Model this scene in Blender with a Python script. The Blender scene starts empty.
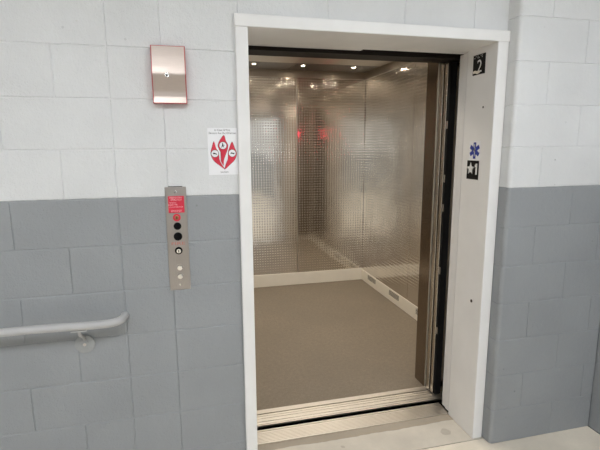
import bpy, bmesh, math, random
from mathutils import Vector, Matrix
random.seed(4)
scene = bpy.context.scene
COL = scene.collection
PI = math.pi

# ------------------------------------------------------------------ materials
def lin(c):
    return tuple(((v / 255) / 12.92 if v / 255 <= 0.04045 else ((v / 255 + 0.055) / 1.055) ** 2.4) for v in c) + (1,)

class NT:
    def __init__(self, name):
        self.m = bpy.data.materials.new(name); self.m.use_nodes = True
        self.t = self.m.node_tree; self.b = self.t.nodes['Principled BSDF']
        self._oc = None
    def n(self, kind, **kw):
        nd = self.t.nodes.new(kind)
        for k, v in kw.items(): setattr(nd, k, v)
        return nd
    def l(self, a, b): self.t.links.new(a, b)
    def oc(self):
        if not self._oc: self._oc = self.n('ShaderNodeTexCoord').outputs['Object']
        return self._oc
    def noise(self, scale, detail=3, rough=.5, vec=None):
        nd = self.n('ShaderNodeTexNoise'); nd.inputs['Scale'].default_value = scale
        nd.inputs['Detail'].default_value = detail; nd.inputs['Roughness'].default_value = rough
        self.l(vec or self.oc(), nd.inputs['Vector']); return nd.outputs['Fac']
    def mapping(self, scale):
        nd = self.n('ShaderNodeMapping'); nd.inputs['Scale'].default_value = scale
        self.l(self.oc(), nd.inputs['Vector']); return nd.outputs['Vector']
    def ramp(self, fac, stops):
        nd = self.n('ShaderNodeValToRGB'); e = nd.color_ramp.elements
        while len(e) < len(stops): e.new(0.5)
        for el, (p, c) in zip(e, stops): el.position = p; el.color = c
        self.l(fac, nd.inputs['Fac']); return nd.outputs['Color']
    def mix(self, fac, a, b, mode='MIX'):
        nd = self.n('ShaderNodeMix', data_type='RGBA', blend_type=mode)
        for sock, v in ((nd.inputs[0], fac), (nd.inputs[6], a), (nd.inputs[7], b)):
            if hasattr(v, 'is_output'): self.l(v, sock)
            else: sock.default_value = v
        return nd.outputs[2]
    def math(self, op, a, b=None):
        nd = self.n('ShaderNodeMath', operation=op)
        for s, v in zip(nd.inputs, (a, b)):
            if v is None: continue
            if hasattr(v, 'is_output'): self.l(v, s)
            else: s.default_value = v
        return nd.outputs[0]
    def bump(self, h, dist, strength=1.0):
        nd = self.n('ShaderNodeBump'); nd.inputs['Distance'].default_value = dist
        nd.inputs['Strength'].default_value = strength
        self.l(h, nd.inputs['Height']); self.l(nd.outputs['Normal'], self.b.inputs['Normal'])
    def set(self, **kw):
        for k, v in kw.items():
            s = self.b.inputs[k]
            if hasattr(v, 'is_output'): self.l(v, s)
            else: s.default_value = v
        return self

def plain(name, rgb, rough=.5, metal=0.0, var=.04, scale=40, spec=.5):
    t = NT(name); c = lin(rgb)
    d = tuple(v * (1 - var * 2) for v in c[:3]) + (1,)
    t.set(**{'Base Color': t.ramp(t.noise(scale), [(.3, d), (.7, c)]), 'Roughness': rough, 'Metallic': metal, 'Specular IOR Level': spec})
    return t.m

def block_paint(name, lower, upper, line=None):
    """painted concrete masonry: pitted texture, two coats meeting at one height"""
    t = NT(name)
    sep = t.n('ShaderNodeSeparateXYZ'); t.l(t.oc(), sep.inputs[0])
    big = t.noise(3.0, 4)
    fine = t.noise(160, 3, .6)
    def coat(c):
        c = lin(c); d = tuple(v * .90 for v in c[:3]) + (1,)
        return t.ramp(big, [(.3, d), (.7, c)])
    col = coat(lower)
    if line is not None:
        wav = t.math('MULTIPLY', t.noise(25, 2), .004)
        up = t.math('GREATER_THAN', t.math('ADD', sep.outputs['Z'], wav), line + .002)
        col = t.mix(up, coat(lower), coat(upper))
        # scuffs and chips in the dark coat: small pale flecks, a few dark pits
        vo = t.n('ShaderNodeTexVoronoi'); vo.inputs['Scale'].default_value = 5.5; t.l(t.oc(), vo.inputs['Vector'])
        chip = t.math('LESS_THAN', vo.outputs['Distance'], .022)
        col = t.mix(t.math('MULTIPLY', chip, .55), col, lin((205, 205, 200)))
    vp = t.n('ShaderNodeTexVoronoi'); vp.inputs['Scale'].default_value = 14; t.l(t.oc(), vp.inputs['Vector'])
    patch = t.ramp(t.noise(1.7, 2), [(.55, (0, 0, 0, 1)), (.68, (1, 1, 1, 1))])
    pit = t.math('MULTIPLY', t.math('LESS_THAN', vp.outputs['Distance'], .07), patch)
    col = t.mix(t.math('MULTIPLY', pit, .5), col, lin((90, 90, 88)))
    h = t.math('ADD', t.math('MULTIPLY', fine, .8), t.math('MULTIPLY', t.noise(42, 4, .6), 1.3))
    t.bump(h, .004, .7)
    t.set(**{'Base Color': col, 'Roughness': .48, 'Specular IOR Level': .35})
    return t.m

M = {}
M['block'] = block_paint('painted_block', (152, 155, 157), (221, 222, 222), 1.4224)
M['block_white'] = block_paint('white_painted_block', (221, 222, 222), None)
M['frame'] = plain('cream_frame_paint', (233, 232, 230), .38, 0, .03, 6)
M['jamb'] = plain('hoistway_door_paint', (225, 224, 223), .4, 0, .03, 6)
M['rail'] = plain('grey_rail_paint', (184, 183, 182), .33, 0, .04, 12)
M['black'] = plain('black_plastic', (5, 5, 6), .5, spec=.12)
M['plate_black'] = plain('black_plate', (9, 9, 10), .45, spec=.25)
M['white'] = plain('white_print', (232, 232, 230), .5)
M['paper'] = plain('white_card', (236, 236, 238), .5, 0, .01)
M['ink'] = plain('dark_ink', (52, 50, 52), .6)
M['red'] = plain('red_print', (214, 40, 66), .5, 0, .03)
M['redbox'] = plain('red_acrylic', (176, 62, 62), .3)
M['redfaint'] = plain('faded_red_print', (196, 118, 112), .5)
M['pinkprint'] = plain('pale_print', (240, 190, 196), .5)
M['blue'] = plain('blue_print', (32, 52, 150), .5)
M['shaft'] = plain('shaft_dark', (5, 5, 5), .95, spec=.05)
M['dark_bronze'] = plain('dark_header_paint', (34, 29, 25), .6, spec=.2)
M['dark_steel'] = plain('dark_steel', (70, 64, 58), .45, .8)
M['rubber'] = plain('rubber_gasket', (20, 20, 20), .8, spec=.2)

def steel(name, rgb, rough, brush=None, amount=.0008, var=.08):
    t = NT(name); c = lin(rgb); d = tuple(v * (1 - var) for v in c[:3]) + (1,)
    vec = t.mapping(brush) if brush else None
    f = t.noise(60, 3, .6, vec)
    t.set(**{'Base Color': t.ramp(f, [(.3, d), (.7, c)]), 'Metallic': 1.0, 'Roughness': rough})
    if amount: t.bump(f, amount, .5)
    return t.m
M['brushed'] = steel('brushed_stainless', (206, 200, 193), .3, (12, 12, .6), .0004)
M['cover'] = steel('brushed_cover', (196, 182, 172), .37, (.6, 8, 12), .0003)
M['plate_steel'] = steel('faceplate_stainless', (176, 170, 165), .36, (9, 9, .5), .0003)
M['chrome'] = steel('chrome', (232, 230, 226), .12, None, 0)
M['ribs'] = steel('door_stainless', (205, 198, 188), .22, (10, 10, .4), .0003)
M['return'] = steel('satin_return', (214, 206, 196), .5, (10, 10, .4), .0003)
M['cop'] = steel('bronze_panel', (110, 98, 86), .3, (9, 9, .5), .0003)
M['kick'] = plain('kick_paint', (232, 226, 212), .4, 0, .03, 6)
M['sill'] = steel('worn_sill_aluminium', (226, 220, 210), .42, (.6, 60, 60), .0002, .2)
M['ceil_steel'] = steel('ceiling_stainless', (196, 186, 172), .34, (.6, 10, 10), .0003)
M['ceil_dark'] = steel('ceiling_dark_panel', (100, 92, 84), .3, (.6, 10, 10), .0003)

def embossed(name, rgb, axis, rough=.1):
    """rigidised stainless: staggered raised lozenges, pitch about 24 mm"""
    t = NT(name)
    sep = t.n('ShaderNodeSeparateXYZ'); t.l(t.oc(), sep.inputs[0])
    k = PI / .03
    a = t.math('MULTIPLY', sep.outputs[axis], k); b = t.math('MULTIPLY', sep.outputs['Z'], k)
    s1 = t.math('SINE', t.math('ADD', a, b)); s2 = t.math('SINE', t.math('SUBTRACT', a, b))
    h = t.math('MULTIPLY', s1, s2)
    h = t.math('MAXIMUM', t.math('SUBTRACT', h, .15), 0.0)
    wob = t.noise(2.2, 2)
    t.bump(t.math('ADD', h, t.math('MULTIPLY', wob, 5.0)), .0009, 1.0)
    c = lin(rgb); d = tuple(v * .9 for v in c[:3]) + (1,)
    t.set(**{'Base Color': t.ramp(t.noise(5, 3), [(.3, d), (.7, c)]), 'Metallic': 1.0, 'Roughness': rough})
    return t.m
M['emboss_x'] = embossed('embossed_stainless_rear', (238, 233, 226), 'X')
M['emboss_y'] = embossed('embossed_stainless_side', (238, 233, 226), 'Y')

def concrete(name, rgb, stain=True):
    t = NT(name); c = lin(rgb)
    big = t.noise(2.3, 5, .6); fine = t.noise(90, 3, .6)
    d = tuple(v * .74 for v in c[:3]) + (1,)
    col = t.ramp(big, [(.3, d), (.62, c)])
    col = t.mix(t.math('MULTIPLY', fine, .35), col, tuple(v * .7 for v in c[:3]) + (1,))
    t.bump(t.math('ADD', fine, big), .0015, .5)
    if stain:
        sep = t.n('ShaderNodeSeparateXYZ'); t.l(t.oc(), sep.inputs[0])
        # damp strip of darker patching mortar along the sill
        y = t.math('ADD', sep.outputs['Y'], t.math('MULTIPLY', t.noise(9, 3), .03))
        st = t.math('GREATER_THAN', y, .182)
        col = t.mix(t.math('MULTIPLY', st, .55), col, lin((122, 106, 84)))
        for (sx_, sy_, r) in ((1.68, .075, .03), (1.06, .095, .012)):
            vm = t.n('ShaderNodeVectorMath', operation='DISTANCE'); t.l(t.oc(), vm.inputs[0]); vm.inputs[1].default_value = (sx_, sy_, 0)
            dd = t.math('ADD', vm.outputs['Value'], t.math('MULTIPLY', t.noise(40, 2), .02))
            col = t.mix(t.math('MULTIPLY', t.math('LESS_THAN', dd, r + .01), .28), col, lin((110, 95, 75)))
    t.set(**{'Base Color': col, 'Roughness': .62, 'Specular IOR Level': .3})
    return t.m
M['concrete'] = concrete('landing_concrete', (212, 204, 190))
M['concrete_hall'] = concrete('hall_concrete', (236, 225, 207), False)

def carfloor():
    t = NT('car_flooring'); c = lin((141, 129, 112))
    f = t.noise(130, 4, .8); g = t.noise(1.6, 5, .6)
    col = t.ramp(g, [(.3, tuple(v * .82 for v in c[:3]) + (1,)), (.65, c)])
    col = t.mix(t.ramp(f, [(.38, (0, 0, 0, 1)), (.62, (.75, .75, .75, 1))]), col, tuple(v * .55 for v in c[:3]) + (1,))
    col = t.mix(t.ramp(t.noise(38, 3, .7), [(.42, (0, 0, 0, 1)), (.6, (.45, .45, .45, 1))]), col, tuple(v * .6 for v in c[:3]) + (1,))
    vo = t.n('ShaderNodeTexVoronoi'); vo.inputs['Scale'].default_value = 26; t.l(t.oc(), vo.inputs['Vector'])
    col = t.mix(t.math('MULTIPLY', t.math('LESS_THAN', vo.outputs['Distance'], .09), .3), col, lin((176, 160, 134)))
    t.bump(f, .001, .5)
    t.set(**{'Base Color': col, 'Roughness': .55, 'Specular IOR Level': .3}); return t.m
M['carfloor'] = carfloor()

def emit(name, rgb, strength):
    t = NT(name)
    t.set(**{'Base Color': (.8, .8, .8, 1), 'Emission Color': lin(rgb), 'Emission Strength': strength})
    return t.m
M['led'] = emit('led_diffuser', (243, 248, 255), 16.0)
M['downlight'] = emit('downlight_lens', (255, 236, 210), 110.0)
M['digits'] = emit('red_led_digits', (255, 20, 70), 22.0)

# ------------------------------------------------------------------ mesh helpers
def obj(name, bm, mat, parent=None, smooth=False, loc=None):
    me = bpy.data.meshes.new(name)
    bmesh.ops.recalc_face_normals(bm, faces=bm.faces)
    bm.to_mesh(me); bm.free()
    if smooth:
        for p in me.polygons: p.use_smooth = True
        try: me.set_sharp_from_angle(angle=math.radians(35))
        except Exception: pass
    me.materials.append(mat)
    o = bpy.data.objects.new(name, me); COL.objects.link(o)
    if parent: o.parent = parent
    if loc: o.location = loc
    return o
def tag(o, label, cat, group=None):
    o['label'] = label; o['category'] = cat
    if group: o['group'] = group
    return o
def thing(name, label, cat, loc=(0, 0, 0), rz=0, group=None):
    o = bpy.data.objects.new(name, None); COL.objects.link(o)
    o.location = loc; o.rotation_euler = (0, 0, rz); o.empty_display_size = .05
    return tag(o, label, cat, group)
def struct(name, bm, mat, smooth=False):
    o = obj(name, bm, mat, None, smooth); o['kind'] = 'structure'; return o
def BM(): return bmesh.new()
def box(bm, x0, x1, y0, y1, z0, z1, bev=0, seg=2):
    vs = [bm.verts.new((x, y, z)) for x in (x0, x1) for y in (y0, y1) for z in (z0, z1)]
    fs = [bm.faces.new([vs[i] for i in q]) for q in ((0, 1, 3, 2), (4, 6, 7, 5), (0, 4, 5, 1), (2, 3, 7, 6), (0, 2, 6, 4), (1, 5, 7, 3))]
    if bev:
        es = {e for f in fs for e in f.edges}
        bmesh.ops.recalc_face_normals(bm, faces=fs)
        bmesh.ops.bevel(bm, geom=list(es), offset=bev, segments=seg, affect='EDGES', profile=.5)
    return bm
def bx(*a, **k): return box(BM(), *a, **k)
def disc(bm, c, r, depth, axis='y', seg=32, bev=0, r2=None):
    """cylinder centred at c along axis"""
    rot = {'y': Matrix.Rotation(PI / 2, 4, 'X'), 'x': Matrix.Rotation(PI / 2, 4, 'Y'), 'z': Matrix.Identity(4)}[axis]
    g = bmesh.ops.create_cone(bm, cap_ends=True, segments=seg, radius1=r, radius2=r if r2 is None else r2, depth=depth, matrix=Matrix.Translation(c) @ rot)
    if bev:
        es = [e for e in {e for v in g['verts'] for e in v.link_edges} if len(e.link_faces) == 2 and any(len(f.verts) > 4 for f in e.link_faces)]
        bmesh.ops.bevel(bm, geom=es, offset=bev, segments=2, affect='EDGES', profile=.5)
    return bm
def ring(bm, c, ro, ri, depth, seg=32):
    """washer lying in the xz plane, thickness along y"""
    rows = []
    for r, y in ((ro, -depth / 2), (ro, depth / 2), (ri, depth / 2), (ri, -depth / 2)):
        rows.append([bm.verts.new((c[0] + r * math.cos(2 * PI * i / seg), c[1] + y, c[2] + r * math.sin(2 * PI * i / seg))) for i in range(seg)])
    for a, b in zip(rows, rows[1:] + rows[:1]):
        for i in range(seg):
            bm.faces.new((a[i], a[(i + 1) % seg], b[(i + 1) % seg], b[i]))
    return bm
def tube(bm, pts, r, seg=20, caps=True):
    pts = [Vector(p) for p in pts]; rings = []
    up = Vector((0, 0, 1))
    for i, p in enumerate(pts):
        d = (pts[min(i + 1, len(pts) - 1)] - pts[max(i - 1, 0)]).normalized()
        a = d.cross(up)
        if a.length < 1e-4: a = Vector((1, 0, 0))
        a.normalize(); b = a.cross(d).normalized()
        rr = r[i] if isinstance(r, (list, tuple)) else r
        rings.append([bm.verts.new(p + a * rr * math.cos(2 * PI * k / seg) + b * rr * math.sin(2 * PI * k / seg)) for k in range(seg)])
    for A, B in zip(rings, rings[1:]):
        for k in range(seg): bm.faces.new((A[k], A[(k + 1) % seg], B[(k + 1) % seg], B[k]))
    if caps: bm.faces.new(rings[0]); bm.faces.new(rings[-1])
    return bm
def flat(bm, pts, y0, y1):
    """extruded outline in the xz plane between depths y0 and y1"""
    A = [bm.verts.new((x, y0, z)) for x, z in pts]; B = [bm.verts.new((x, y1, z)) for x, z in pts]
    f1 = bm.faces.new(A); f2 = bm.faces.new(list(reversed(B)))
    n = len(pts)
    for i in range(n): bm.faces.new((A[i], A[(i + 1) % n], B[(i + 1) % n], B[i]))
    bmesh.ops.triangulate(bm, faces=[f1, f2])
    return bm
def catmull(pts, n=6, closed=True):
    out = []; N = len(pts)
    for i in range(N if closed else N - 1):
        p0, p1, p2, p3 = (pts[(i + j) % N] if closed else pts[max(0, min(N - 1, i + j))] for j in (-1, 0, 1, 2))
        for k in range(n):
            t = k / n
            out.append(tuple(.5 * ((2 * b) + (-a + c) * t + (2 * a - 5 * b + 4 * c - d) * t * t + (-a + 3 * b - 3 * c + d) * t ** 3) for a, b, c, d in zip(p0, p1, p2, p3)))
    if not closed: out.append(pts[-1])
    return out
def text(body, size, x, z, y, mat, parent, name, width=None, height=None):
    """printed lettering standing on a plate facing local -y"""
    cu = bpy.data.curves.new('lettering', 'FONT'); cu.body = body; cu.size = size
    cu.align_x = 'CENTER'; cu.align_y = 'CENTER'; cu.extrude = .0003
    tmp = bpy.data.objects.new('lettering', cu); COL.objects.link(tmp)
    bpy.context.view_layer.update()
    me = bpy.data.meshes.new_from_object(tmp.evaluated_get(bpy.context.evaluated_depsgraph_get()))
    bpy.data.objects.remove(tmp); bpy.data.curves.remove(cu)
    xs = [v.co.x for v in me.vertices]; ys = [v.co.y for v in me.vertices]
    w = max(xs) - min(xs); h = max(ys) - min(ys); cx = (max(xs) + min(xs)) / 2; cy = (max(ys) + min(ys)) / 2
    sx_ = width / w if width else 1; sz_ = height / h if height else (sx_ if width else 1)
    if height and not width: sx_ = sz_
    for v in me.vertices:
        v.co = (x + (v.co.x - cx) * sx_, y - v.co.z, z + (v.co.y - cy) * sz_)
    me.name = name; me.materials.clear(); me.materials.append(mat)
    o = bpy.data.objects.new(name, me); COL.objects.link(o); o.parent = parent
    return o

# ------------------------------------------------------------------ block walls
C = .2032
def blocks(rows, joints, mapper, breaks=(), hw=.0042, vw=.0026, wide=(), depth=.0034):
    """rows: list of z edges; joints(i) -> s edges of that course. One connected skin with V joints."""
    bm = BM(); cache = {}
    def V(s, d, z):
        k = (round(s, 5), round(d, 5), round(z, 5))
        if k not in cache: cache[k] = bm.verts.new(mapper(s, d, z))
        return cache[k]
    J = [joints(i) for i in range(len(rows) - 1)]
    for i, (z0, z1) in enumerate(zip(rows, rows[1:])):
        near = set(breaks)
        for q in (i - 1, i, i + 1):
            if 0 <= q < len(J): near |= set(J[q])
        for s0, s1 in zip(J[i], J[i][1:]):
            a = s0 + (.005 if s0 in wide else vw); b = s1 - (.005 if s1 in wide else vw)
            mid = sorted(s for s in near if a + .001 < s < b - .001)
            outer = [s0] + mid + [s1]; inner = [a] + mid + [b]
            zi0, zi1 = z0 + hw * .65, z1 - hw * 1.6
            for k in range(len(outer) - 1):
                bm.faces.new((V(outer[k], depth, z0), V(outer[k + 1], depth, z0), V(inner[k + 1], 0, zi0), V(inner[k], 0, zi0)))
                bm.faces.new((V(inner[k], 0, zi0), V(inner[k + 1], 0, zi0), V(inner[k + 1], 0, zi1), V(inner[k], 0, zi1)))
                bm.faces.new((V(inner[k], 0, zi1), V(inner[k + 1], 0, zi1), V(outer[k + 1], depth, z1), V(outer[k], depth, z1)))
            bm.faces.new((V(s0, depth, z0), V(a, 0, zi0), V(a, 0, zi1), V(s0, depth, z1)))
            bm.faces.new((V(b, 0, zi0), V(s1, depth, z0), V(s1, depth, z1), V(b, 0, zi1)))
    return bm

HALL_X0, HALL_X1, HALL_Y, HALL_Z = -4.6, 2.52, -7.6, 3.048
NR = 15
rows_all = [i * C for i in range(NR + 1)]
SEAM, HALF = .004, .212
def left_joints(i):
    start = SEAM - (C if i % 2 else 2 * C); out = [SEAM, HALF, .53]
    s = start
    while s > HALL_X0: out.append(s); s -= 2 * C
    out.append(HALL_X0); return sorted(out)
bm = blocks(rows_all, left_joints, lambda s, d, z: (s, d, z), wide=(SEAM,))
box(bm, HALL_X0, .53, .004, .2, 0, NR * C)
struct('wall_front', bm, M['block'])
# lintel courses over the lift entrance
lz = [2.15, 2.2352 + C * .55, 2.2352 + C * 1.6, NR * C]
bm = blocks(lz, lambda i: [.53, .93, 1.30, 1.665, 1.86] if i % 2 == 0 else [.53, .75, 1.16, 1.56, 1.86], lambda s, d, z: (s, d, z))
box(bm, .53, 1.86, .004, .2, 2.15, NR * C)
struct('wall_lintel', bm, M['block_white'])
# thicker wall right of the entrance, with a bullnose corner
X0, YF, RAD = 1.853, -.088, .022
arc = RAD * PI / 2; S0 = 0.11
def bull(s, d, z):
    # s: 0 at y=+.044 on the return, runs toward the hall, round the nose and then along +x
    straight = S0
    y_end = YF + RAD
    if s <= straight: return (X0 + d, y_end + (straight - s), z)
    if s <= straight + arc:
        a = (s - straight) / RAD
        r = RAD - d
        return (X0 + RAD - r * math.cos(a), y_end - r * math.sin(a), z)
    return (X0 + RAD + (s - straight - arc), YF + d, z)
def to_s(x): return S0 + arc + (x - X0 - RAD)
def right_joints(i):
    out = [0.0] + [to_s(x) for x in ((2.033, 2.44) if i % 2 else (2.245,))] + [to_s(HALL_X1)]
    return out
bm = blocks(rows_all, right_joints, bull, breaks=[S0 + arc * k / 5 for k in range(6)])
box(bm, X0 + .004 + RAD, HALL_X1, YF + .004, .2, 0, NR * C)
wr = struct('wall_front_right', bm, M['block'])
# stub wall running toward the viewer on the far right
def side_joints(i):
    out = [-.09]; y = -.09 - (C if i % 2 else 2 * C)
    while y > HALL_Y: out.append(y); y -= 2 * C
    out.append(HALL_Y); return sorted(out)
bm = blocks(rows_all, side_joints, lambda s, d, z: (HALL_X1 + d, s, z))
box(bm, HALL_X1 + .004, HALL_X1 + .2, HALL_Y, .2, 0, NR * C)
struct('wall_right', bm, M['block'])
def lj(i):
    out = [0.0]; y = -(C if i % 2 else 2 * C)
    while y > HALL_Y: out.append(y); y -= 2 * C
    out.append(HALL_Y); return sorted(out)
bm = blocks(rows_all, lj, lambda s, d, z: (HALL_X0 - d, s, z))
box(bm, HALL_X0 - .2, HALL_X0 - .004, HALL_Y, .2, 0, NR * C)
struct('wall_left', bm, M['block'])
def rj(i):
    out = [HALL_X0]; x = HALL_X0 + (C if i % 2 else 2 * C)
    while x < HALL_X1: out.append(x); x += 2 * C
    out.append(HALL_X1); return sorted(out)
bm = blocks(rows_all, rj, lambda s, d, z: (s, HALL_Y - d, z))
box(bm, HALL_X0, HALL_X1, HALL_Y - .2, HALL_Y - .004, 0, NR * C)
struct('wall_rear', bm, M['block'])
struct('ceiling', bx(HALL_X0 - .2, HALL_X1 + .2, HALL_Y - .2, .2, NR * C, NR * C + .1), plain('hall_ceiling_paint', (205, 205, 200), .8))
# floors: hall slab and the threshold slab inside the entrance, with a saw joint between
struct('floor', bx(HALL_X0, HALL_X1, HALL_Y, -.032, -.1, 0, bev=.0015, seg=1), M['concrete_hall'])
bm = BM()
for x0, x1, y0, y1 in ((.53, 1.86, -.026, .229), (HALL_X0, .53, -.026, .02), (1.86, HALL_X1, -.095, .0)):
    box(bm, x0, x1, y0 if x0 != 1.86 else -.026, y1, -.1, -.0008)
struct('floor_threshold', bm, M['concrete'])
struct('floor_joint', bx(HALL_X0, HALL_X1, -.034, -.024, -.1, -.006), M['shaft'])

# ------------------------------------------------------------------ lift shaft
bm = BM()
box(bm, .2, .3, .2, 3.4, -.6, 3.2); box(bm, 2.95, 3.05, .2, 3.4, -.6, 3.2)
box(bm, .2, 3.05, 3.3, 3.4, -.6, 3.2); box(bm, .2, 3.05, .2, 3.4, 3.1, 3.2); box(bm, .2, 3.05, .2, 3.4, -.7, -.6)
box(bm, .2, .5, .2, .236, -.6, 3.2); box(bm, 1.86, 3.05, .2, .236, -.6, 3.2); box(bm, .2, 3.05, .2, .236, 2.2, 3.2); box(bm, .2, 3.05, .2, .236, -.6, -.1)
struct('wall_shaft', bm, M['shaft'])

# ------------------------------------------------------------------ entrance frame
FX0, FX1, FI0, FI1, FT, FO = .518, 1.851, .572, 1.791, 2.181, 2.130
t = thing('door_frame', 'wide off-white painted steel door frame around the open elevator', 'door frame', (1.18, 0, 0))
def at(bm): bmesh.ops.translate(bm, verts=bm.verts, vec=(-1.18, 0, 0)); return bm
bm = BM()
box(bm, FX0, FI0, -.02, .012, 0, FO, bev=.003); box(bm, FI0 - .02, FI0, .01, .225, 0, FO)
obj('left_jamb', at(bm), M['frame'], t)
bm = BM()
prof = [(FX1, .012), (FX1, -.018), (FX1 - .002, -.02), (FI1 + .003, -.02), (FI1, -.017), (FI1, .225), (FI1 + .02, .225), (FI1 + .02, .012)]
A = [bm.verts.new((x, y, 0)) for x, y in prof]; B = [bm.verts.new((x, y, FO)) for x, y in prof]
bm.faces.new(A); bm.faces.new(B)
for i in range(len(prof)): bm.faces.new((A[i], A[(i + 1) % len(prof)], B[(i + 1) % len(prof)], B[i]))
rj_ = obj('right_jamb', at(bm), M['frame'], t)
for y, z in ((.068, 1.827), (.066, .785)):
    obj('screw', at(disc(BM(), (FI1 - .0005, y, z), .0055 if z > 1 else .009, .002, 'x', 12)), M['dark_steel'], rj_)
bm = BM()
prof = [(.012, FT), (-.021, FT), (-.023, FT - .002), (-.023, FO + .003), (-.020, FO), (.30, FO), (.30, FO + .02), (.012, FO + .02)]
A = [bm.verts.new((FX0 - .002, y, z)) for y, z in prof]; B = [bm.verts.new((FX1 + .001, y, z)) for y, z in prof]
bm.faces.new(A); bm.faces.new(B)
for i in range(len(prof)): bm.faces.new((A[i], A[(i + 1) % len(prof)], B[(i + 1) % len(prof)], B[i]))
obj('header', at(bm), M['frame'], t)

# landing sill
def sill_profile(bm, x0, x1, prof):
    A = [bm.verts.new((x0, y, z)) for y, z in prof]; B = [bm.verts.new((x1, y, z)) for y, z in prof]
    f = [bm.faces.new(A), bm.faces.new(B)]
    for i in range(len(prof)): bm.faces.new((A[i], A[(i + 1) % len(prof)], B[(i + 1) % len(prof)], B[i]))
    bmesh.ops.triangulate(bm, faces=f)
    return bm
def grooves(y0, y1, gs, zb=-.04, ztop=.002, cut0=0, cut1=0):
    p = [(y0 + cut0, zb), (y0 + cut0, -.004), (y0, -.004), (y0, ztop)]
    for g, w, d in gs: p += [(g - w / 2, ztop), (g - w / 2, ztop - d), (g + w / 2, ztop - d), (g + w / 2, ztop)]
    return p + [(y1, ztop), (y1, -.004), (y1 - cut1, -.004), (y1 - cut1, zb)]
gs = [(.243 + .0125 * k, .004, .003) for k in range(7)] + [(.339, .009, .012)]
o = obj('landing_sill', sill_profile(BM(), .573, 1.80, grooves(.230, .354, gs, cut1=.02)), M['sill'])
tag(o, 'worn grooved metal landing sill between concrete threshold and dark gap', 'sill')

# sliding landing doors pushed back into the pocket on the right: painted edges show behind the jamb
for k, (y0, y1, x0) in enumerate(((.2385, .276, 1.797), (.282, .318, 1.802))):
    t = thing('landing_door_panel', ('painted sliding landing door edge directly behind the right jamb', 'painted sliding landing door edge beside the black shaft gap')[k], 'door', (x0, (y0 + y1) / 2, .012), 0, 'sliding landing door panels')
    y = (y1 - y0) / 2
    obj('panel', bx(0, .66, -y, y, 0, 2.114, bev=.003), M['jamb'], t)
    obj('guide_shoe', bx(.1, .16, -.006, .006, -.02, .0), M['rubber'], t)
# hanger cover above the opening, behind the header: one track cover is longer than the other
t = thing('door_track', 'painted door track cover under the header, ending partway across the opening', 'track', (.6, .302, 2.13))
obj('track_cover', bx(-.02, .62, 0, .035, 0, .12, bev=.002), M['jamb'], t)
obj('track_rail', bx(-.02, 1.15, .045, .06, .025, .14), M['shaft'], t)

# ------------------------------------------------------------------ lift car
CX0, CX1, CYB, CYF, CZ = .47, 2.352, 3.062, .55, 2.452
car = thing('elevator_car', 'open elevator car with embossed stainless walls and brown floor', 'elevator', (1.4, 1.8, 0))
def ca(bm): bmesh.ops.translate(bm, verts=bm.verts, vec=(-1.4, -1.8, 0)); return bm
obj('flooring', ca(bx(CX0, CX1, .5562, CYB, -.06, 0)), M['carfloor'], car)
gs = [(.404, .004, .004), (.428, .008, .003), (.462, .003, .003), (.486, .003, .003), (.510, .009, .012)]
obj('car_sill', ca(sill_profile(BM(), .50, 2.3, grooves(.392, .556, gs, -.05, .003, cut0=.06))), M['sill'], car)
# rear wall: two embossed sheets either side of a narrow joint strip
KZ = .146
def sheet(name, bmx, mat): return obj(name, ca(bmx), mat, car)
def rot_about(bm, c, ang):
    bmesh.ops.rotate(bm, verts=bm.verts, cent=c, matrix=Matrix.Rotation(ang, 3, 'Z')); return bm
XS = 1.532
sheet('rear_panel', rot_about(bx(CX0, XS - .004, CYB, CYB + .02, KZ, CZ, bev=.002), (XS, CYB, 1), math.radians(-.9)), M['emboss_x'])
sheet('rear_panel', bx(XS + .004, CX1, CYB, CYB + .02, KZ, CZ, bev=.002), M['emboss_x'])
sheet('joint_strip', bx(XS - .004, XS + .004, CYB - .001, CYB + .01, KZ, CZ), M['brushed'])
# right wall: embossed sheets, left wall the same
for y0, y1 in ((.62, 1.874), (1.88, CYB)):
    sheet('side_panel', bx(CX1, CX1 + .02, y0, y1, KZ - .016, CZ, bev=.002), M['emboss_y'])
for y0, y1 in ((.62, 1.874), (1.88, CYB)):
    sheet('side_panel', bx(CX0 - .02, CX0, y0, y1, KZ - .016, CZ, bev=.002), M['emboss_y'])
sheet('top_trim', bx(CX0, CX1, CYB - .012, CYB + .02, 2.385, CZ + .01, bev=.002), M['ceil_steel'])
sheet('top_trim', bx(CX1 - .012, CX1 + .02, .70, CYB - .012, 2.385, CZ + .01, bev=.002), M['ceil_steel'])
sheet('kick_plate', bx(CX0, CX1, CYB - .006, CYB + .02, 0, KZ, bev=.003), M['kick'])
kr = sheet('kick_plate', bx(CX1 - .006, CX1 + .02, .68, CYB - .006, 0, KZ - .016, bev=.003), M['kick'])
sheet('kick_plate', bx(CX0 - .02, CX0 + .006, .68, CYB - .006, 0, KZ - .016, bev=.003), M['kick'])
for y0 in (2.62, 2.03, 1.44, .9):   # vent grilles in the right kick plate
    bm = BM()
    for r in range(4):
        for q in range(9):
            yy = y0 + .012 + q * .026
            box(bm, CX1 - 1.4 - .0075, CX1 - 1.4 - .005, yy - 1.8, yy + .018 - 1.8, .062 + r * .014, .070 + r * .014)
    g = obj('vent_grille', bm, M['dark_steel'], kr)
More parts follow.
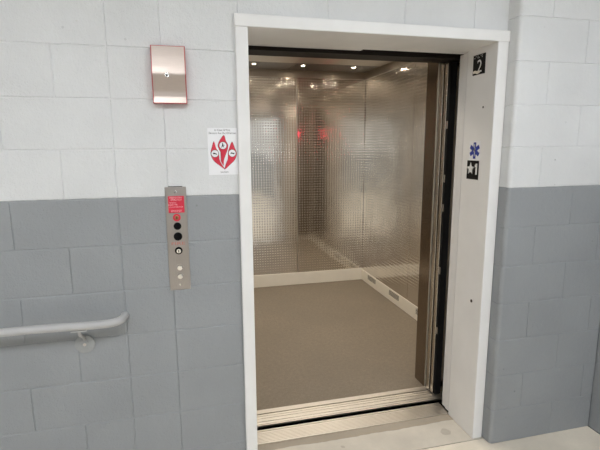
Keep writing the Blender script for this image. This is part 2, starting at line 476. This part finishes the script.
# front return columns, transom
col = sheet('front_return', bx(1.812, CX1, .552, .69, 0, CZ, bev=.004), M['return'])
sheet('dark_reflection_sheet', bx(1.8095, 1.8125, .557, .686, .002, CZ - .01, bev=.001), steel('dark_reflection_steel', (140, 126, 112), .16, (9, 9, .5), .0002))  # added sheet: its dark tint stands in for the dark interior mirrored here
sheet('front_return', bx(CX0, .585, .552, .69, 0, CZ, bev=.004), M['return'])
sheet('transom', bx(.585, 1.812, .552, .69, 2.163, CZ, bev=.004), M['brushed'])
sheet('door_header', bx(.40, 2.45, .40, .548, 2.124, 2.36, bev=.003), M['dark_bronze'])
# ceiling: border, pale centre panels, darker-tinted strip panels at the back
sheet('ceiling_border', bx(CX0 - .02, CX1 + .02, .55, CYB + .02, CZ + .012, CZ + .05), M['ceil_steel'])
for x0, x1 in ((CX0 + .03, 1.405), (1.411, CX1 - .04)):
    for y0, y1 in ((.72, 1.64), (1.646, 2.575)):
        sheet('ceiling_panel', bx(x0, x1, y0, y1, CZ, CZ + .012, bev=.002), M['ceil_steel'])
    sheet('ceiling_panel', bx(x0, x1, 2.581, 2.99, CZ, CZ + .012, bev=.002), M['ceil_dark'])

# car doors slid open, stacked at the right
for k, (y0, y1, x0) in enumerate(((.452, .481, 1.812), (.49, .524, 1.806))):
    t = thing('car_door_panel', ('stainless car door edge nearest the shaft gap, slid open right', 'stainless car door edge nearest the car interior, slid open right')[k], 'door', (x0, (y0 + y1) / 2, .012), 0, 'sliding car door panels')
    y = (y1 - y0) / 2
    obj('panel', bx(0, .66, -y, y, 0, 2.1, bev=.0035, seg=3), M['ribs'], t)
    obj('guide_shoe', bx(.1, .16, -.005, .005, -.008, 0), M['rubber'], t)
    if k == 0:
        obj('edge_seal', bx(.006, .05, -y - .018, -y, 0, 2.1), M['rubber'], t)
        for z in (1.72, 1.40, 1.22, .82, .42):
            obj('seal_clip', bx(.004, .02, -y - .016, -y - .006, z, z + .045), M['brushed'], t)

# recessed downlights, in rows across the car ceiling
rowname = ('back', 'middle', 'front'); colname = ('left', 'centre', 'right')
proto = None
for r, y in enumerate((2.68, 1.85, 1.05)):
    for c, x in enumerate((1.0, 1.506, 2.06)):
        lab = f'small round recessed downlight in elevator ceiling, {colname[c]} one of the {rowname[r]} row'
        if proto is None:
            proto = t = thing('downlight', lab, 'light', (x, y, CZ), 0, 'elevator ceiling downlights')
            bm = BM(); ring(bm, (0, 0, 0), .030, .017, .006, 24)
            bmesh.ops.rotate(bm, verts=bm.verts, cent=(0, 0, 0), matrix=Matrix.Rotation(PI / 2, 3, 'X'))
            obj('trim_ring', bm, M['chrome'], t)
            obj('lens', disc(BM(), (0, 0, -.001), .0165, .003, 'z', 24), M['downlight'], t)
        else:
            t = proto.copy(); COL.objects.link(t); t.location = (x, y, CZ); t['label'] = lab
            for ch in [c_ for c_ in proto.children if c_.type == 'MESH']:
                d = ch.copy(); COL.objects.link(d); d.parent = t
        lamp = bpy.data.lights.new('downlight_beam', 'SPOT'); lamp.energy = 14; lamp.color = (1, .92, .81)
        lamp.spot_size = math.radians(150); lamp.spot_blend = .6; lamp.shadow_soft_size = .02
        lo = bpy.data.objects.new('downlight_beam', lamp); COL.objects.link(lo); lo.location = (0, 0, -.012); lo.parent = t

# car operating panel on the inside of the right return, facing the rear of the car
t = thing('operating_panel', 'elevator operating panel with red floor display on inside of right return', 'control panel', (2.21, .6925, .9), PI)
obj('faceplate', bx(-.13, .13, -.006, 0, -.8, 1.4, bev=.002), M['cop'], t)
obj('display_window', bx(.02, .12, -.008, -.006, .89, .97), M['black'], t)
text('2', .06, .07, .93, -.0085, M['digits'], t, 'display_digit', width=.05, height=.062)
for k in range(6):
    obj('button', disc(BM(), ((-.04, .04)[k % 2], -.008, .3 + .09 * (k // 2)), .018, .006, 'y', 24, .001), M['chrome'], t)

# ------------------------------------------------------------------ handrail
t = thing('handrail', 'grey painted pipe handrail on left wall, end turned in to the blocks', 'handrail', (-.17, 0, .79))
L = lambda p: (p[0] + .17, p[1], p[2] - .79)
pts = [(-2.2, -.086, .868), (-1.2, -.086, .890), (-.46, -.086, .9055), (-.3, -.086, .906), (-.14, -.086, .902), (-.08, -.084, .9015), (-.045, -.077, .901), (-.019, -.062, .901), (-.006, -.042, .902), (.0, -.02, .903), (.0, .002, .903)]
dense = catmull(pts, 5, False)
obj('rail', tube(BM(), [L(p) for p in dense], .017, 24), M['rail'], t, True)
br = obj('bracket', tube(BM(), [L(p) for p in catmull([(-.17, -.006, .812), (-.17, -.02, .826), (-.17, -.05, .845), (-.17, -.078, .862), (-.17, -.086, .888)], 5, False)], .0065, 12), M['rail'], t, True)
bm = disc(BM(), (0, -.004, 0), .041, .008, 'y', 36, .003); disc(bm, (0, -.0095, 0), .018, .005, 'y', 24, .002)
obj('flange', bm, plain('flange_paint', (158, 160, 160), .4), br, True)
obj('saddle', bx(-.03, .03, -.097, -.075, .0905, .095, bev=.001), M['rail'], br)
obj('bolt', disc(BM(), (0, -.0125, 0), .007, .005, 'y', 6), M['brushed'], br)

# ------------------------------------------------------------------ red-edged box with wavy stainless cover
t = thing('wall_lantern', 'wavy brushed stainless box with red sides high on the white blocks', 'lantern', (.242, 0, 1.925))
W2, H2 = .068, .115
def wave(z):   # depth of the cover (toward the viewer) at height z: bulges to the middle, dips, flares at the foot
    k = [(-.115, .0365), (-.092, .0315), (-.07, .032), (-.03, .0385), (-.004, .0435), (.004, .0440), (.03, .0393), (.07, .0308), (.115, .0205)]
    for (z0, d0), (z1, d1) in zip(k, k[1:]):
        if z <= z1 + 1e-9:
            u = (z - z0) / (z1 - z0); return d0 + (d1 - d0) * u
    return k[-1][1]
zs = [-H2 + 2 * H2 * i / 40 for i in range(41)]
bm = BM()
prof = [(-wave(z) + .003, z) for z in zs] + [(0, H2), (0, -H2)]
A = [bm.verts.new((-W2, y, z)) for y, z in prof]; B = [bm.verts.new((W2, y, z)) for y, z in prof]
f = [bm.faces.new(A), bm.faces.new(B)]
for i in range(len(prof)): bm.faces.new((A[i], A[(i + 1) % len(prof)], B[(i + 1) % len(prof)], B[i]))
obj('red_body', bm, M['redbox'], t)
bm = BM()
prof = [(-wave(z), z) for z in zs]; back = [(y + .003, z) for y, z in reversed(prof)]
prof = prof + back
w = W2 - .004
A = [bm.verts.new((-w, y, z * .975)) for y, z in prof]; B = [bm.verts.new((w, y, z * .975)) for y, z in prof]
bm.faces.new(A); bm.faces.new(B)
for i in range(len(prof)): bm.faces.new((A[i], A[(i + 1) % len(prof)], B[(i + 1) % len(prof)], B[i]))
obj('steel_cover', bm, M['cover'], t, True)
zk = -.004
obj('lock', ring(BM(), (-.008, -wave(zk) - .001, zk), .0085, .0045, .004, 20), M['chrome'], t)
obj('lock_core', disc(BM(), (-.008, -wave(zk), zk), .0046, .003, 'y', 16), M['black'], t)

# ------------------------------------------------------------------ call station
t = thing('call_station', 'tall narrow stainless elevator call plate left of the entrance', 'call panel', (.243, 0, 1.232))
obj('faceplate', bx(-.045, .045, -.0035, 0, -.231, .231, bev=.0012), M['plate_steel'], t)
obj('back_box', bx(-.03, .03, -.002, .004, .225, .2335), M['rubber'], t)
lb = obj('notice_label', bx(-.033, .034, -.0045, -.0035, .118, .191), M['red'], t)
lb['label'] = 'red printed notice at the top of the plate'
for body, z, wd, h in (("FIREFIGHTERS'", .184, .052, .007), ('OPERATION', .1745, .046, .007), ('TO RECALL', .162, .030, .0055), ('INSERT FIRE', .153, .038, .0055), ('KEY AND TURN TO ON', .1435, .056, .0055), ('SERVICE KEY', .1265, .046, .008)):
    x = 0 if wd > .043 else -.013
    text(body, .01, x, z, -.0047, M['pinkprint'], lb, 'print', width=wd, height=h)
ks = obj('key_switch', ring(BM(), (.0, -.005, .097), .0165, .009, .003, 28), M['red'], t)
obj('key_core', disc(BM(), (0, -.006, .097), .0085, .006, 'y', 20, .001), steel('brass_core', (170, 130, 90), .3), ks)
obj('key_slot', bx(-.0012, .0012, -.0095, -.009, .091, .103), M['black'], ks)
for z, r in ((.059, .0165), (.013, .0185)):
    b = obj('indicator', ring(BM(), (.001, -.005, z), r, r - .003, .004, 32), M['plate_black'], t)
    obj('lens', disc(BM(), (.001, -.005, z), r - .003, .003, 'y', 28), M['black'], b)
text('FIRE', .01, .001, -.019, -.0037, M['redfaint'], t, 'red_lettering', width=.058, height=.012)
b = obj('key_lock', disc(BM(), (.001, -.005, -.051), .0165, .004, 'y', 32, .001), M['black'], t)
obj('lock_barrel', disc(BM(), (.001, -.008, -.052), .0105, .008, 'y', 24, .002), M['chrome'], b)
obj('lock_slot', bx(-.0005, .0025, -.0125, -.0118, -.058, -.046), M['black'], b)
for z in (-.129, -.168):
    b = obj('call_button', ring(BM(), (.002, -.0055, z), .0165, .0125, .004, 32), M['plate_steel'], t)
    obj('button_cap', disc(BM(), (.002, -.007, z), .0125, .008, 'y', 28, .003), M['chrome'], b)
for z in (.208, -.207):
    obj('screw', disc(BM(), (0, -.004, z), .0045, .003, 'y', 16, .001), M['chrome'], t)

# ------------------------------------------------------------------ fire sign
t = thing('fire_sign', 'white card with three red flame shapes beside the door frame', 'sign', (.4525, 0, 1.612))
obj('card', bx(-.064, .064, -.002, 0, -.101, .101, bev=.0006), M['paper'], t)
text('In Case Of Fire', .01, 0, .0925, -.0022, M['ink'], t, 'lettering', width=.066, height=.0085)
text('Elevators Are Out Of Service', .01, 0, .0795, -.0022, M['ink'], t, 'lettering', width=.116, height=.0085)
text('Use Stairs', .01, .004, -.0885, -.0022, M['ink'], t, 'lettering', width=.034, height=.0075)
S = lambda P: [((x - 169) / 338 * .2015 * .90, (236 - y) / 450 * .272) for x, y in P]
# outlines read off the card: left lobe, middle flame, right lobe, meeting in a point at the foot
def rel(P):  # card spans 60..275 by 65..410 in reading units
    return [(-.064 + (x - 60) / 215 * .128, .101 - (y - 65) / 345 * .202) for x, y in P]
leftf = catmull(rel([(105, 165), (90, 205), (80, 255), (100, 305), (140, 340), (176, 368), (150, 322), (136, 280), (136, 245), (118, 212)]), 6)
midf = catmull(rel([(177, 120), (148, 155), (133, 192), (142, 225), (155, 255), (150, 300), (168, 338), (172, 300), (186, 260), (200, 222), (204, 190), (190, 160)]), 6)
rightf = catmull(rel([(235, 168), (216, 205), (204, 245), (202, 290), (186, 330), (180, 366), (215, 335), (250, 300), (266, 255), (252, 210)]), 6)
for F in (leftf, midf, rightf):
    cx = sum(p[0] for p in F) / len(F); cz = sum(p[1] for p in F) / len(F)
    fo = obj('flame', flat(BM(), F, -.0027, -.002), M['red'], t)
    edge = [(cx + (x - cx) * 1.06, cz + (z - cz) * 1.03) for x, z in F]
    obj('outline', flat(BM(), edge, -.0023, -.002), M['ink'], fo)
for x, y in ((108, 252), (168, 193), (234, 250)):
    (px, pz), = rel([(x, y)])
    b = obj('pictogram', disc(BM(), (px, -.0028, pz), .0168, .0012, 'y', 32), M['ink'], t)
    obj('pictogram_field', disc(BM(), (px, -.0032, pz), .0152, .0012, 'y', 32), M['paper'], b)
    bm = BM()
    if x == 168:   # walking figure
        disc(bm, (px - .001, -.004, pz + .0095), .0022, .0006, 'y', 12)
        flat(bm, [(px - .003, pz + .007), (px + .001, pz + .007), (px + .0015, pz - .001), (px + .006, pz - .008), (px + .004, pz - .009), (px - .001, pz - .003), (px - .006, pz - .009), (px - .008, pz - .008), (px - .003, pz + .000)], -.0042, -.0036)
        flat(bm, [(px + .002, pz + .004), (px + .008, pz + .000), (px + .0075, pz - .0015), (px + .001, pz + .002)], -.0042, -.0036)
    else:
        s = 1 if x == 108 else -1
        flat(bm, [(px - .009, pz + .003 * s), (px - .004, pz + .004), (px + .005, pz + .001), (px + .010, pz - .002 * s), (px + .009, pz - .005), (px + .002, pz - .003), (px - .007, pz - .002)], -.0042, -.0036)
    obj('figure', bm, M['ink'], b)

# ------------------------------------------------------------------ plates on the right jamb (facing the opening)
RZ = -PI / 2
def jamb_thing(name, label, cat, y, z): return thing(name, label, cat, (FI1, y, z), RZ)
t = jamb_thing('floor_plate', 'black square plate with white floor number 2 high on right jamb', 'sign', .122, 2.046)
obj('plate', bx(-.05, .05, -.003, 0, -.05, .05, bev=.0008), M['plate_black'], t)
text('2', .1, .006, -.008, -.0032, M['white'], t, 'numeral', width=.038, height=.062)
bm = BM()
for i, x in enumerate((-.036, -.026, -.010, 0, .016, .026)):
    for j, z in enumerate((.043, .035)):
        if (i * 2 + j) % 3: disc(bm, (x, -.0035, z), .0028, .002, 'y', 10)
obj('braille', bm, M['rail'], t)
obj('pale_patch', flat(BM(), [(-.048, -.030), (-.030, -.027), (-.012, -.031), (.004, -.034), (.012, -.031), (.010, -.043), (-.010, -.047), (-.028, -.041), (-.044, -.042)], -.0037, -.0028), M['kick'], t)  # pale off-white patch at the lower left of the plate
t = jamb_thing('medical_sign', 'blue six-armed medical star on white square on right jamb', 'sign', .117, 1.606)
obj('backing', bx(-.048, .048, -.0012, 0, -.05, .05), M['paper'], t)
star = BM()
for k in range(3):
    a = k * PI / 3; ca_, sa_ = math.cos(a), math.sin(a)
    q = [(-.0105, -.043), (.0105, -.043), (.0105, .043), (-.0105, .043)]
    flat(star, [(x * ca_ - z * sa_, x * sa_ + z * ca_) for x, z in q], -.0020 - .0001 * k, -.0011)
st = obj('star', star, M['blue'], t)
bm = flat(BM(), [(-.0018, -.03), (.0018, -.03), (.0018, .034), (-.0018, .034)], -.0028, -.002)
flat(bm, [(-.008, .012), (-.002, .018), (.007, .010), (.007, .005), (-.004, .0), (-.004, -.004), (.006, -.010), (.005, -.016), (.003, -.012), (-.007, -.005), (-.007, .002), (.003, .008), (-.003, .013)], -.0028, -.002)
obj('staff', bm, M['white'], st)
t = jamb_thing('main_floor_plate', 'black plate with raised white star and 1 below blue star', 'sign', .124, 1.503)
obj('plate', bx(-.05, .05, -.003, 0, -.05, .05, bev=.0008), M['plate_black'], t)
pts = []
for k in range(10):
    r = .034 if k % 2 == 0 else .0155; a = PI / 2 + k * PI / 5
    pts.append((-.016 + r * math.cos(a), .006 + r * math.sin(a)))
obj('star', flat(BM(), pts, -.0045, -.003), M['white'], t)
obj('numeral', flat(BM(), [(.020, .024), (.029, .035), (.040, .035), (.040, -.024), (.029, -.024), (.029, .019), (.023, .015)], -.0045, -.003), M['white'], t)

# ------------------------------------------------------------------ hall lighting
k = 0
places = ((-2.4, -2.3, 'front left'), (-.2, -2.3, 'front middle'), (1.85, -2.0, 'front right'), (-2.4, -6.1, 'rear left'), (-.2, -6.1, 'rear middle'), (1.85, -6.1, 'rear right'))
proto = None
for x, y, nm in places:
    lab = f'flat white ceiling light panel over the hall, {nm} one'
    if proto is None:
        proto = t = thing('ceiling_light', lab, 'light', (x, y, HALL_Z), 0, 'hall ceiling light panels')
        bm = BM()
        for a in ((-.62, .62, -.32, -.30), (-.62, .62, .30, .32), (-.62, -.60, -.3, .3), (.60, .62, -.3, .3)): box(bm, *a, -.04, 0)
        obj('housing', bm, M['frame'], t)
        obj('diffuser', bx(-.6, .6, -.3, .3, -.036, -.02), M['led'], t)
    else:
        t = proto.copy(); COL.objects.link(t); t.location = (x, y, HALL_Z); t['label'] = lab
        for ch in proto.children:
            d = ch.copy(); COL.objects.link(d); d.parent = t

# ------------------------------------------------------------------ world, camera, view
wd = bpy.data.worlds.new('world'); scene.world = wd; wd.use_nodes = True
wd.node_tree.nodes['Background'].inputs[0].default_value = (.5, .52, .55, 1)
wd.node_tree.nodes['Background'].inputs[1].default_value = .0
CAM = (.2924, -2.0327, 1.6326); YAW, PIT, ROL, FPX = -.2441, -.1718, -.0051, 452.98
f = Vector((-math.sin(YAW) * math.cos(PIT), math.cos(YAW) * math.cos(PIT), math.sin(PIT)))
rt = Vector((math.cos(YAW), math.sin(YAW), 0)); up = rt.cross(f)
r2 = math.cos(ROL) * rt + math.sin(ROL) * up; u2 = -math.sin(ROL) * rt + math.cos(ROL) * up
cd = bpy.data.cameras.new('camera'); cam = bpy.data.objects.new('camera', cd); COL.objects.link(cam)
cd.sensor_width = 36; cd.sensor_fit = 'HORIZONTAL'; cd.lens = FPX / 600 * 36; cd.clip_start = .02
m = Matrix((r2, u2, -f)).transposed().to_4x4(); m.translation = Vector(CAM); cam.matrix_world = m
scene.camera = cam
scene.view_settings.view_transform = 'Standard'; scene.view_settings.look = 'None'
scene.view_settings.gamma = 1; scene.view_settings.exposure = 0.0; scene.view_settings.use_curve_mapping = False
scene.cycles.use_denoising = True
scene.cycles.max_bounces = 12; scene.cycles.diffuse_bounces = 6; scene.cycles.glossy_bounces = 8
scene.cycles.sample_clamp_indirect = 20
